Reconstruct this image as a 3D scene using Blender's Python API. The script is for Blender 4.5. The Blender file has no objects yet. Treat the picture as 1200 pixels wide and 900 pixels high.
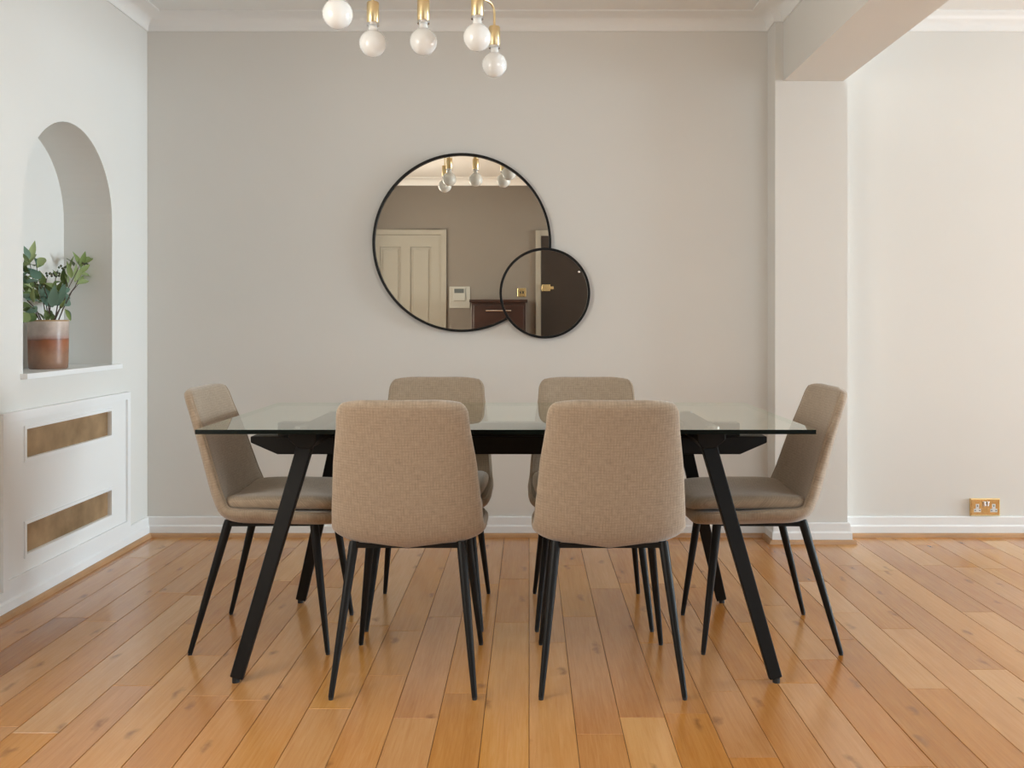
import bpy, math, random
from mathutils import Vector, Matrix

random.seed(7)
S = bpy.context.scene
COL = S.collection
PI = math.pi

# ------------------------------------------------------------------ camera
F_PX = 1080.0
CAM_Z = 1.07
cam_d = bpy.data.cameras.new('camera')
cam_d.sensor_width = 36.0
cam_d.lens = 36.0 * F_PX / 1200.0
cam_d.shift_x = -20.0 / 1200.0
cam_d.shift_y = -74.0 / 1200.0
cam_d.clip_start = 0.05
cam = bpy.data.objects.new('camera', cam_d)
cam.location = (0, 0, CAM_Z)
cam.rotation_euler = (PI / 2, 0, 0)
COL.objects.link(cam)
S.camera = cam

# ------------------------------------------------------------------ world, daylight and added fill
W = bpy.data.worlds.new('overcast_sky')
S.world = W
W.use_nodes = True
W.node_tree.nodes['Background'].inputs[0].default_value = (0.80, 0.90, 1.0, 1)
W.node_tree.nodes['Background'].inputs[1].default_value = 0.6

S.view_settings.view_transform = 'Standard'
S.view_settings.look = 'None'
S.view_settings.gamma = 1.0
S.view_settings.exposure = 0.42

# room sizes (metres; y is the distance from the camera into the room)
XL, XR = -1.90, 9.50
YB, YR = 4.586, -0.67
H = 2.585
NB0, NB1 = 3.46, 4.20            # niche
NZ0, NZ1 = 0.870, 1.89
PX0, PX1, PY = 1.187, 1.535, 4.444   # pier
BX0, BX1, BZ = 1.226, 1.514, 2.226   # beam
W3 = (0.10, 1.90, 0.80, 2.25)    # unseen window added in left wall for fill, nearer than the frame shows
W1 = (2.10, 4.40, 0.30, 2.40)    # window in right wall  (y0,y1,z0,z1)
W2 = (1.75, 4.15, 0.55, 2.30)    # unseen window added in rear wall for fill   (x0,x1,z0,z1)


def area(name, loc, rot, sx, sy, power, col):
    l = bpy.data.lights.new(name, 'AREA')
    l.shape = 'RECTANGLE'
    l.size, l.size_y = sx, sy
    l.energy = power
    l.color = col
    o = bpy.data.objects.new(name, l)
    o.location = loc
    o.rotation_euler = rot
    COL.objects.link(o)
    return o


area('daylight_side_window', (XR + 0.30, (W1[0] + W1[1]) / 2, (W1[2] + W1[3]) / 2), (0, PI / 2, 0), 2.1, 2.3, 610, (0.735, 0.895, 1.0))
area('fill_rear_window', ((W2[0] + W2[1]) / 2, YR - 0.30, (W2[2] + W2[3]) / 2), (PI / 2, 0, 0), 2.4, 1.75, 30, (0.735, 0.895, 1.0))  # fill on pier front and right back wall, through the added rear window
area('fill_left_window', (XL - 0.36, (W3[0] + W3[1]) / 2, (W3[2] + W3[3]) / 2), (0, -PI / 2, 0), 1.45, 1.8, 58, (1.0, 0.945, 0.85))  # warm fill for the dining side, through the added left window


# ------------------------------------------------------------------ materials
def mat(name, base=(0.8, 0.8, 0.8), rough=0.5, metal=0.0, spec=0.5, coat=0.0, coat_r=0.1, bump=None, mottle=None, scale=1.0):
    m = bpy.data.materials.new(name)
    m.use_nodes = True
    nt = m.node_tree
    b = nt.nodes['Principled BSDF']
    b.inputs['Base Color'].default_value = (*base, 1)
    b.inputs['Roughness'].default_value = rough
    b.inputs['Metallic'].default_value = metal
    b.inputs['Specular IOR Level'].default_value = spec
    b.inputs['Coat Weight'].default_value = coat
    b.inputs['Coat Roughness'].default_value = coat_r
    tc = nt.nodes.new('ShaderNodeTexCoord')
    if mottle:
        sc, amt = mottle
        n = nt.nodes.new('ShaderNodeTexNoise')
        n.inputs['Scale'].default_value = sc
        n.inputs['Detail'].default_value = 5
        nt.links.new(tc.outputs['Object'], n.inputs['Vector'])
        r = nt.nodes.new('ShaderNodeMapRange')
        r.inputs[1].default_value = 0.3
        r.inputs[2].default_value = 0.7
        r.inputs[3].default_value = 1 - amt
        r.inputs[4].default_value = 1 + amt
        nt.links.new(n.outputs[0], r.inputs[0])
        mx = nt.nodes.new('ShaderNodeVectorMath')
        mx.operation = 'SCALE'
        mx.inputs[0].default_value = base
        nt.links.new(r.outputs[0], mx.inputs['Scale'])
        nt.links.new(mx.outputs[0], b.inputs['Base Color'])
    if bump:
        sc, st, dist = bump
        n = nt.nodes.new('ShaderNodeTexNoise')
        n.inputs['Scale'].default_value = sc
        n.inputs['Detail'].default_value = 4
        nt.links.new(tc.outputs['Object'], n.inputs['Vector'])
        bp = nt.nodes.new('ShaderNodeBump')
        bp.inputs['Strength'].default_value = st
        bp.inputs['Distance'].default_value = dist
        nt.links.new(n.outputs[0], bp.inputs['Height'])
        nt.links.new(bp.outputs[0], b.inputs['Normal'])
    return m


M = {}
M['paint'] = mat('wall_paint', (0.77, 0.75, 0.71), 0.65, spec=0.3, bump=(60, 0.06, 0.002), mottle=(1.3, 0.012))
M['shaded_rear_paint'] = mat('shaded_taupe_wall_paint', (0.215, 0.187, 0.158), 0.65, spec=0.3, bump=(60, 0.06, 0.002))  # dimness of the rear wall is mixed into its taupe colour
M['shaded_cream_door'] = mat('shaded_cream_door_paint', (0.34, 0.315, 0.265), 0.4, spec=0.4)  # off-white darkened in colour for the weak light on the rear doors
M['ceiling'] = mat('ceiling_paint', (0.90, 0.90, 0.885), 0.8, spec=0.2, bump=(50, 0.05, 0.002))
M['white'] = mat('white_gloss_trim', (0.89, 0.89, 0.885), 0.35, spec=0.5, bump=(25, 0.05, 0.002))
M['white_panel'] = mat('white_satin_panel', (0.88, 0.875, 0.86), 0.4, spec=0.4, bump=(40, 0.05, 0.002))
M['black_metal'] = mat('black_powder_metal', (0.006, 0.0055, 0.005), 0.50, spec=0.25, bump=(300, 0.05, 0.0005))
M['mirror_frame'] = mat('black_mirror_frame', (0.005, 0.005, 0.005), 0.4, spec=0.3)
M['brass'] = mat('brushed_brass', (0.83, 0.66, 0.38), 0.34, metal=1.0, bump=(400, 0.03, 0.0003))
M['brass_bright'] = mat('polished_brass', (0.92, 0.73, 0.40), 0.20, metal=1.0)
M['steel'] = mat('silver_metal', (0.75, 0.75, 0.76), 0.25, metal=1.0)
M['opal'] = mat('opal_glass', (0.93, 0.925, 0.90), 0.12, spec=0.5, coat=0.5, coat_r=0.03)
M['socket_white'] = mat('white_plastic', (0.80, 0.80, 0.80), 0.3)
M['control'] = mat('ivory_plastic', (0.42, 0.41, 0.37), 0.35)
M['dark'] = mat('dark_slot', (0.01, 0.01, 0.012), 0.6)
M['screen'] = mat('grey_screen', (0.10, 0.11, 0.11), 0.2)
M['dark_wood'] = mat('dark_mahogany', (0.035, 0.014, 0.010), 0.28, mottle=(6, 0.35), coat=0.3)
M['dark_door'] = mat('dark_painted_door', (0.030, 0.022, 0.018), 0.4, bump=(20, 0.1, 0.003))
M['rubber'] = mat('rubber_foot', (0.015, 0.015, 0.015), 0.7)
M['stem'] = mat('brown_stem', (0.075, 0.045, 0.030), 0.7)
M['berry'] = mat('dark_berry', (0.06, 0.07, 0.03), 0.5)
M['soil'] = mat('dark_soil', (0.03, 0.02, 0.014), 0.9, bump=(60, 0.6, 0.01))


def leaf_mat(name, c1, c2):
    m = mat(name, c1, 0.45, spec=0.4)
    nt = m.node_tree
    b = nt.nodes['Principled BSDF']
    oi = nt.nodes.new('ShaderNodeObjectInfo')
    mx = nt.nodes.new('ShaderNodeMix')
    mx.data_type = 'RGBA'
    mx.inputs[6].default_value = (*c1, 1)
    mx.inputs[7].default_value = (*c2, 1)
    nt.links.new(oi.outputs['Random'], mx.inputs[0])
    nt.links.new(mx.outputs[2], b.inputs['Base Color'])
    b.inputs['Subsurface Weight'].default_value = 0.0
    tr = nt.nodes.new('ShaderNodeBsdfTranslucent')
    nt.links.new(mx.outputs[2], tr.inputs[0])
    ms = nt.nodes.new('ShaderNodeMixShader')
    ms.inputs[0].default_value = 0.25
    nt.links.new(b.outputs[0], ms.inputs[1])
    nt.links.new(tr.outputs[0], ms.inputs[2])
    nt.links.new(ms.outputs[0], nt.nodes['Material Output'].inputs[0])
    return m


M['leaf_light'] = leaf_mat('light_green_leaf', (0.24, 0.32, 0.10), (0.38, 0.45, 0.21))
M['leaf_mid'] = leaf_mat('mid_green_leaf', (0.105, 0.155, 0.05), (0.22, 0.27, 0.10))
M['leaf_blue'] = leaf_mat('blue_green_leaf', (0.13, 0.23, 0.17), (0.22, 0.33, 0.25))


def fabric():
    m = mat('beige_woven_fabric', (0.355, 0.275, 0.198), 0.9, spec=0.15)
    nt = m.node_tree
    L = nt.links
    b = nt.nodes['Principled BSDF']
    b.inputs['Sheen Weight'].default_value = 0.4
    b.inputs['Sheen Roughness'].default_value = 0.5
    uv = nt.nodes.new('ShaderNodeUVMap')
    uv.uv_map = 'UVMap'
    sep = nt.nodes.new('ShaderNodeSeparateXYZ')
    L.new(uv.outputs[0], sep.inputs[0])

    def sine(out, freq):
        a = nt.nodes.new('ShaderNodeMath')
        a.operation = 'MULTIPLY'
        a.inputs[1].default_value = freq
        L.new(out, a.inputs[0])
        s = nt.nodes.new('ShaderNodeMath')
        s.operation = 'SINE'
        L.new(a.outputs[0], s.inputs[0])
        ab = nt.nodes.new('ShaderNodeMath')
        ab.operation = 'ABSOLUTE'
        L.new(s.outputs[0], ab.inputs[0])
        return ab.outputs[0]
    fr = PI / 0.0085
    p = nt.nodes.new('ShaderNodeMath')
    p.operation = 'MULTIPLY'
    L.new(sine(sep.outputs[0], fr), p.inputs[0])
    L.new(sine(sep.outputs[1], fr), p.inputs[1])
    n = nt.nodes.new('ShaderNodeTexNoise')
    n.inputs['Scale'].default_value = 260
    n.inputs['Detail'].default_value = 3
    L.new(uv.outputs[0], n.inputs['Vector'])
    # thread streaks, stretched along both directions
    st = []
    for sx, sy in ((300, 40), (40, 300)):
        mp = nt.nodes.new('ShaderNodeMapping')
        mp.inputs['Scale'].default_value = (sx, sy, 1)
        L.new(uv.outputs[0], mp.inputs[0])
        q = nt.nodes.new('ShaderNodeTexNoise')
        q.inputs['Scale'].default_value = 1.0
        q.inputs['Detail'].default_value = 2
        L.new(mp.outputs[0], q.inputs['Vector'])
        st.append(q.outputs[0])
    a1 = nt.nodes.new('ShaderNodeMath')
    a1.operation = 'ADD'
    L.new(st[0], a1.inputs[0])
    L.new(st[1], a1.inputs[1])
    a2 = nt.nodes.new('ShaderNodeMath')
    a2.operation = 'MULTIPLY_ADD'
    a2.inputs[1].default_value = 0.30
    L.new(p.outputs[0], a2.inputs[0])
    L.new(a1.outputs[0], a2.inputs[2])
    a3 = nt.nodes.new('ShaderNodeMath')
    a3.operation = 'MULTIPLY_ADD'
    a3.inputs[1].default_value = 0.30
    L.new(n.outputs[0], a3.inputs[0])
    L.new(a2.outputs[0], a3.inputs[2])
    r = nt.nodes.new('ShaderNodeMapRange')
    r.inputs[1].default_value = 0.85
    r.inputs[2].default_value = 1.60
    r.inputs[3].default_value = 0.78
    r.inputs[4].default_value = 1.20
    L.new(a3.outputs[0], r.inputs[0])
    sc = nt.nodes.new('ShaderNodeVectorMath')
    sc.operation = 'SCALE'
    sc.inputs[0].default_value = (0.355, 0.275, 0.198)
    L.new(r.outputs[0], sc.inputs['Scale'])
    L.new(sc.outputs[0], b.inputs['Base Color'])
    bp = nt.nodes.new('ShaderNodeBump')
    bp.inputs['Strength'].default_value = 0.35
    bp.inputs['Distance'].default_value = 0.0012
    L.new(a3.outputs[0], bp.inputs['Height'])
    L.new(bp.outputs[0], b.inputs['Normal'])
    return m


M['fabric'] = fabric()


def plank_mat():
    m = mat('oak_plank', (0.5, 0.3, 0.14), 0.3)
    nt = m.node_tree
    L = nt.links
    b = nt.nodes['Principled BSDF']
    at = nt.nodes.new('ShaderNodeAttribute')
    at.attribute_type = 'GEOMETRY'
    at.attribute_name = 'tint'
    sep = nt.nodes.new('ShaderNodeSeparateColor')
    L.new(at.outputs['Color'], sep.inputs[0])
    geo = nt.nodes.new('ShaderNodeNewGeometry')
    off = nt.nodes.new('ShaderNodeVectorMath')
    off.operation = 'MULTIPLY_ADD'
    off.inputs[1].default_value = (37, 91, 53)
    L.new(at.outputs['Vector'], off.inputs[0])
    L.new(geo.outputs['Position'], off.inputs[2])

    def noise(scale, detail, rough=0.5, dist=0.0):
        mp = nt.nodes.new('ShaderNodeMapping')
        mp.inputs['Scale'].default_value = scale
        L.new(off.outputs[0], mp.inputs[0])
        n = nt.nodes.new('ShaderNodeTexNoise')
        n.inputs['Scale'].default_value = 1.0
        n.inputs['Detail'].default_value = detail
        n.inputs['Roughness'].default_value = rough
        n.inputs['Distortion'].default_value = dist
        L.new(mp.outputs[0], n.inputs['Vector'])
        return n.outputs[0]
    grain = noise((120, 5.0, 5), 8, 0.70, 0.5)
    broad = noise((9, 1.6, 2), 3, 0.5, 0.8)
    ramp = nt.nodes.new('ShaderNodeValToRGB')
    e = ramp.color_ramp.elements
    e[0].position = 0.0
    e[0].color = (0.33, 0.128, 0.043, 1)
    e[1].position = 1.0
    e[1].color = (0.67, 0.385, 0.175, 1)
    for p, c in ((0.30, (0.45, 0.20, 0.072)), (0.62, (0.56, 0.282, 0.112))):
        x = e.new(p)
        x.color = (*c, 1)
    # tone = tint.r + variation by grain
    s1 = nt.nodes.new('ShaderNodeMath')
    s1.operation = 'MULTIPLY_ADD'
    s1.inputs[1].default_value = 0.50
    L.new(broad, s1.inputs[0])
    L.new(sep.outputs[0], s1.inputs[2])
    s2 = nt.nodes.new('ShaderNodeMath')
    s2.operation = 'MULTIPLY_ADD'
    s2.inputs[1].default_value = 0.85
    L.new(grain, s2.inputs[0])
    L.new(s1.outputs[0], s2.inputs[2])
    s3 = nt.nodes.new('ShaderNodeMath')
    s3.operation = 'SUBTRACT'
    s3.inputs[1].default_value = 0.675
    L.new(s2.outputs[0], s3.inputs[0])
    L.new(s3.outputs[0], ramp.inputs[0])
    # knots
    mpk = nt.nodes.new('ShaderNodeMapping')
    mpk.inputs['Scale'].default_value = (5.5, 2.0, 1)
    L.new(off.outputs[0], mpk.inputs[0])
    nz = nt.nodes.new('ShaderNodeTexVoronoi')
    nz.voronoi_dimensions = '2D'
    nz.inputs['Scale'].default_value = 1.0
    nz.inputs['Randomness'].default_value = 1.0
    wob = nt.nodes.new('ShaderNodeVectorMath')
    wob.operation = 'MULTIPLY_ADD'
    wn = nt.nodes.new('ShaderNodeTexNoise')
    wn.inputs['Scale'].default_value = 22
    wn.inputs['Detail'].default_value = 4
    L.new(off.outputs[0], wn.inputs['Vector'])
    L.new(wn.outputs['Color'], wob.inputs[0])
    wob.inputs[1].default_value = (0.22, 0.22, 0.22)
    L.new(mpk.outputs[0], wob.inputs[2])
    L.new(wob.outputs[0], nz.inputs['Vector'])
    kr = nt.nodes.new('ShaderNodeMapRange')
    kr.inputs[1].default_value = 0.005
    kr.inputs[2].default_value = 0.085
    kr.inputs[3].default_value = 0.70
    kr.inputs[4].default_value = 0.0
    L.new(nz.outputs['Distance'], kr.inputs[0])
    mxk = nt.nodes.new('ShaderNodeMix')
    mxk.data_type = 'RGBA'
    L.new(kr.outputs[0], mxk.inputs[0])
    L.new(ramp.outputs[0], mxk.inputs[6])
    mxk.inputs[7].default_value = (0.19, 0.085, 0.035, 1)
    # hue drift per plank: greyer or redder
    hs = nt.nodes.new('ShaderNodeHueSaturation')
    hr = nt.nodes.new('ShaderNodeMapRange')
    hr.inputs[3].default_value = 0.4985
    hr.inputs[4].default_value = 0.503
    L.new(sep.outputs[1], hr.inputs[0])
    sr = nt.nodes.new('ShaderNodeMapRange')
    sr.inputs[3].default_value = 1.0
    sr.inputs[4].default_value = 1.14
    L.new(sep.outputs[2], sr.inputs[0])
    L.new(hr.outputs[0], hs.inputs['Hue'])
    L.new(sr.outputs[0], hs.inputs['Saturation'])
    L.new(mxk.outputs[2], hs.inputs['Color'])
    L.new(hs.outputs[0], b.inputs['Base Color'])
    rr = nt.nodes.new('ShaderNodeMapRange')
    rr.inputs[3].default_value = 0.16
    rr.inputs[4].default_value = 0.30
    L.new(broad, rr.inputs[0])
    L.new(rr.outputs[0], b.inputs['Roughness'])
    b.inputs['Specular IOR Level'].default_value = 0.5
    b.inputs['Coat Weight'].default_value = 0.35
    b.inputs['Coat Roughness'].default_value = 0.22
    bp = nt.nodes.new('ShaderNodeBump')
    bp.inputs['Strength'].default_value = 0.12
    bp.inputs['Distance'].default_value = 0.001
    L.new(s2.outputs[0], bp.inputs['Height'])
    L.new(bp.outputs[0], b.inputs['Normal'])
    return m


M['oak'] = plank_mat()
M['bead'] = mat('oak_quadrant_bead', (0.50, 0.28, 0.135), 0.4, mottle=(5, 0.15))
M['subfloor'] = mat('dark_subfloor', (0.045, 0.028, 0.018), 0.9)


def glass_mats():
    # clear sheet: Fresnel reflection over tinted transmission
    m = bpy.data.materials.new('clear_table_glass')
    m.use_nodes = True
    nt = m.node_tree
    L = nt.links
    nt.nodes.remove(nt.nodes['Principled BSDF'])
    out = nt.nodes['Material Output']
    tr = nt.nodes.new('ShaderNodeBsdfTransparent')
    tr.inputs[0].default_value = (0.89, 0.935, 0.89, 1)
    gl = nt.nodes.new('ShaderNodeBsdfGlossy')
    gl.inputs['Roughness'].default_value = 0.01
    gl.inputs['Color'].default_value = (0.97, 1.0, 0.97, 1)
    fr = nt.nodes.new('ShaderNodeFresnel')
    fr.inputs[0].default_value = 1.52
    mx = nt.nodes.new('ShaderNodeMixShader')
    # both faces of a thin sheet reflect: 2R / (1 + R)
    m_2 = nt.nodes.new('ShaderNodeMath')
    m_2.operation = 'MULTIPLY'
    m_2.inputs[1].default_value = 2.0
    L.new(fr.outputs[0], m_2.inputs[0])
    m_1 = nt.nodes.new('ShaderNodeMath')
    m_1.operation = 'ADD'
    m_1.inputs[1].default_value = 1.0
    L.new(fr.outputs[0], m_1.inputs[0])
    m_d = nt.nodes.new('ShaderNodeMath')
    m_d.operation = 'DIVIDE'
    L.new(m_2.outputs[0], m_d.inputs[0])
    L.new(m_1.outputs[0], m_d.inputs[1])
    L.new(m_d.outputs[0], mx.inputs[0])
    L.new(tr.outputs[0], mx.inputs[1])
    L.new(gl.outputs[0], mx.inputs[2])
    L.new(mx.outputs[0], out.inputs[0])
    M['glass_top'] = m
    m2 = bpy.data.materials.new('glass_underside')
    m2.use_nodes = True
    nt = m2.node_tree
    nt.nodes.remove(nt.nodes['Principled BSDF'])
    t2 = nt.nodes.new('ShaderNodeBsdfTransparent')
    t2.inputs[0].default_value = (0.99, 1.0, 0.99, 1)
    nt.links.new(t2.outputs[0], nt.nodes['Material Output'].inputs[0])
    M['glass_under'] = m2
    M['glass_edge'] = mat('dark_green_glass_edge', (0.003, 0.006, 0.005), 0.15, spec=0.3)
    m5 = bpy.data.materials.new('pale_green_glass_edge')
    m5.use_nodes = True
    nt = m5.node_tree
    nt.nodes.remove(nt.nodes['Principled BSDF'])
    t5 = nt.nodes.new('ShaderNodeBsdfTransparent')
    t5.inputs[0].default_value = (0.80, 0.88, 0.82, 1)
    g5 = nt.nodes.new('ShaderNodeBsdfGlossy')
    g5.inputs['Roughness'].default_value = 0.1
    x5 = nt.nodes.new('ShaderNodeMixShader')
    x5.inputs[0].default_value = 0.12
    nt.links.new(t5.outputs[0], x5.inputs[1])
    nt.links.new(g5.outputs[0], x5.inputs[2])
    nt.links.new(x5.outputs[0], nt.nodes['Material Output'].inputs[0])
    M['glass_edge_pale'] = m5
    m3 = bpy.data.materials.new('window_pane_glass')
    m3.use_nodes = True
    nt = m3.node_tree
    nt.nodes.remove(nt.nodes['Principled BSDF'])
    t3 = nt.nodes.new('ShaderNodeBsdfTransparent')
    g3 = nt.nodes.new('ShaderNodeBsdfGlossy')
    g3.inputs['Roughness'].default_value = 0.0
    x3 = nt.nodes.new('ShaderNodeMixShader')
    x3.inputs[0].default_value = 0.06
    nt.links.new(t3.outputs[0], x3.inputs[1])
    nt.links.new(g3.outputs[0], x3.inputs[2])
    nt.links.new(x3.outputs[0], nt.nodes['Material Output'].inputs[0])
    M['pane'] = m3
    m4 = mat('mirror_silvering', (0.86, 0.81, 0.72), 0.0, metal=1.0)
    M['mirror'] = m4


glass_mats()


def bronze():
    m = mat('aged_bronze_grille', (0.26, 0.17, 0.085), 0.45, metal=0.35)
    nt = m.node_tree
    L = nt.links
    b = nt.nodes['Principled BSDF']
    tc = nt.nodes.new('ShaderNodeTexCoord')
    n = nt.nodes.new('ShaderNodeTexNoise')
    n.inputs['Scale'].default_value = 7
    n.inputs['Detail'].default_value = 6
    L.new(tc.outputs['Object'], n.inputs['Vector'])
    r = nt.nodes.new('ShaderNodeValToRGB')
    r.color_ramp.elements[0].position = 0.32
    r.color_ramp.elements[0].color = (0.25, 0.155, 0.075, 1)
    r.color_ramp.elements[1].position = 0.70
    r.color_ramp.elements[1].color = (0.50, 0.335, 0.185, 1)
    L.new(n.outputs[0], r.inputs[0])
    L.new(r.outputs[0], b.inputs['Base Color'])
    return m


M['bronze'] = bronze()


def pot_mat():
    m = mat('rust_and_frost_pot', (0.3, 0.12, 0.05), 0.42, spec=0.4, coat=0.12, coat_r=0.2)
    nt = m.node_tree
    L = nt.links
    b = nt.nodes['Principled BSDF']
    tc = nt.nodes.new('ShaderNodeTexCoord')
    sep = nt.nodes.new('ShaderNodeSeparateXYZ')
    L.new(tc.outputs['Object'], sep.inputs[0])
    n = nt.nodes.new('ShaderNodeTexNoise')
    n.inputs['Scale'].default_value = 14
    n.inputs['Detail'].default_value = 6
    L.new(tc.outputs['Object'], n.inputs['Vector'])
    z = nt.nodes.new('ShaderNodeMath')
    z.operation = 'MULTIPLY_ADD'
    z.inputs[1].default_value = 0.014
    L.new(n.outputs[0], z.inputs[0])
    L.new(sep.outputs[2], z.inputs[2])
    r = nt.nodes.new('ShaderNodeValToRGB')
    e = r.color_ramp.elements
    e[0].position = 0.0
    e[0].color = (0.22, 0.125, 0.085, 1)
    e[1].position = 1.0
    e[1].color = (0.55, 0.45, 0.39, 1)
    for p, c in ((0.30, (0.30, 0.155, 0.09)), (0.60, (0.33, 0.105, 0.04)), (0.625, (0.25, 0.10, 0.06)), (0.65, (0.42, 0.25, 0.20)), (0.72, (0.50, 0.38, 0.32))):
        x = e.new(p)
        x.color = (*c, 1)
    mr = nt.nodes.new('ShaderNodeMapRange')
    mr.inputs[1].default_value = 0.0
    mr.inputs[2].default_value = 0.205
    L.new(z.outputs[0], mr.inputs[0])
    L.new(mr.outputs[0], r.inputs[0])
    n2 = nt.nodes.new('ShaderNodeTexNoise')
    n2.inputs['Scale'].default_value = 11
    n2.inputs['Detail'].default_value = 5
    L.new(tc.outputs['Object'], n2.inputs['Vector'])
    mr2 = nt.nodes.new('ShaderNodeMapRange')
    mr2.inputs[1].default_value = 0.3
    mr2.inputs[2].default_value = 0.7
    mr2.inputs[3].default_value = 0.65
    mr2.inputs[4].default_value = 1.35
    L.new(n2.outputs[0], mr2.inputs[0])
    vs = nt.nodes.new('ShaderNodeVectorMath')
    vs.operation = 'SCALE'
    L.new(r.outputs[0], vs.inputs[0])
    L.new(mr2.outputs[0], vs.inputs['Scale'])
    L.new(vs.outputs[0], b.inputs['Base Color'])
    return m


M['pot'] = pot_mat()


# ------------------------------------------------------------------ mesh helpers
class MB:
    def __init__(s):
        s.v, s.f, s.mi, s.uv = [], [], [], {}

    def box(s, x0, x1, y0, y1, z0, z1, mi=0):
        i = len(s.v)
        s.v += [(x0, y0, z0), (x1, y0, z0), (x1, y1, z0), (x0, y1, z0), (x0, y0, z1), (x1, y0, z1), (x1, y1, z1), (x0, y1, z1)]
        for q in ((0, 3, 2, 1), (4, 5, 6, 7), (0, 1, 5, 4), (1, 2, 6, 5), (2, 3, 7, 6), (3, 0, 4, 7)):
            s.f.append(tuple(i + k for k in q))
            s.mi.append(mi)
        return s

    def quad(s, a, b, c, d, mi=0):
        i = len(s.v)
        s.v += [a, b, c, d]
        s.f.append((i, i + 1, i + 2, i + 3))
        s.mi.append(mi)

    def rings(s, rings, closed=True, cap=True, mi=0, loop=False):
        n = len(rings[0])
        i = len(s.v)
        for r in rings:
            s.v += [tuple(p) for p in r]
        m = len(rings)
        for a in range(m if loop else m - 1):
            a2 = (a + 1) % m
            for b in range(n if closed else n - 1):
                b2 = (b + 1) % n
                s.f.append((i + a * n + b, i + a * n + b2, i + a2 * n + b2, i + a2 * n + b))
                s.mi.append(mi)
        if cap and not loop:
            s.f.append(tuple(i + k for k in reversed(range(n))))
            s.mi.append(mi)
            s.f.append(tuple(i + (m - 1) * n + k for k in range(n)))
            s.mi.append(mi)
        return s

    def tube(s, pts, rad, n=10, cap=True, loop=False, mi=0):
        pts = [Vector(p) for p in pts]
        if not isinstance(rad, (list, tuple)):
            rad = [rad] * len(pts)
        rings = []
        ref = None
        m = len(pts)
        for k, p in enumerate(pts):
            if loop:
                t = pts[(k + 1) % m] - pts[k - 1]
            else:
                t = pts[min(k + 1, m - 1)] - pts[max(k - 1, 0)]
            t.normalize()
            if ref is None:
                ref = Vector((0, 0, 1)) if abs(t.z) < 0.9 else Vector((1, 0, 0))
            u = (ref - t * ref.dot(t)).normalized()
            w = t.cross(u)
            ref = u
            rings.append([p + (u * math.cos(2 * PI * j / n) + w * math.sin(2 * PI * j / n)) * rad[k] for j in range(n)])
        return s.rings(rings, cap=cap, loop=loop, mi=mi)

    def lathe(s, prof, cx=0, cy=0, n=28, mi=0, cap=True):
        rings = [[(cx + r * math.cos(2 * PI * j / n), cy + r * math.sin(2 * PI * j / n), z) for j in range(n)] for r, z in prof]
        return s.rings(rings, cap=cap, mi=mi)

    def bar(s, a, b, wa, wb, side, mi=0):
        """rectangular bar from a to b; wa/wb = (width along side, width along other) at each end"""
        a, b = Vector(a), Vector(b)
        t = (b - a).normalized()
        sd = Vector(side)
        u = (sd - t * sd.dot(t)).normalized()
        w = t.cross(u)
        rings = []
        for p, (p1, p2) in ((a, wa), (b, wb)):
            rings.append([p + u * p1 / 2 * i + w * p2 / 2 * j for i, j in ((-1, -1), (1, -1), (1, 1), (-1, 1))])
        return s.rings(rings, mi=mi)

    def prism(s, poly, axis, a, b, mi=0):
        """poly of 2D points extruded along axis from a to b"""
        def P(p, t):
            if axis == 'x':
                return (t, p[0], p[1])
            if axis == 'y':
                return (p[0], t, p[1])
            return (p[0], p[1], t)
        return s.rings([[P(p, a) for p in poly], [P(p, b) for p in poly]], mi=mi)

    def build(s, name, m, parent=None, smooth=False, bevel=0.0, bseg=2, auto=None):
        me = bpy.data.meshes.new(name)
        me.from_pydata([tuple(p) for p in s.v], [], s.f)
        ms = m if isinstance(m, (list, tuple)) else [m]
        for q in ms:
            me.materials.append(q)
        if len(ms) > 1:
            for p, k in zip(me.polygons, s.mi):
                p.material_index = k
        me.validate()
        import bmesh
        bm = bmesh.new()
        bm.from_mesh(me)
        bmesh.ops.recalc_face_normals(bm, faces=bm.faces)
        if bevel > 0:
            bmesh.ops.remove_doubles(bm, verts=bm.verts, dist=1e-6)
            ed = [e for e in bm.edges if len(e.link_faces) == 2 and e.calc_face_angle(0) > 0.5]
            bmesh.ops.bevel(bm, geom=ed, offset=bevel, segments=bseg, affect='EDGES', profile=0.5)
        bm.to_mesh(me)
        bm.free()
        o = bpy.data.objects.new(name, me)
        COL.objects.link(o)
        if smooth:
            for p in me.polygons:
                p.use_smooth = True
            if auto is not None:
                try:
                    me.set_sharp_from_angle(angle=math.radians(auto))
                except Exception:
                    pass
        if parent:
            o.parent = parent
        return o


def tag(o, label=None, cat=None, group=None, kind=None):
    if label:
        o['label'] = label
    if cat:
        o['category'] = cat
    if group:
        o['group'] = group
    if kind:
        o['kind'] = kind
    return o


def empty(name, loc, rz=0):
    o = bpy.data.objects.new(name, None)
    o.empty_display_size = 0.1
    o.location = loc
    o.rotation_euler = (0, 0, rz)
    COL.objects.link(o)
    return o


def struct(o, label=None):
    o['kind'] = 'structure'
    if label:
        o['label'] = label
    return o


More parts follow.
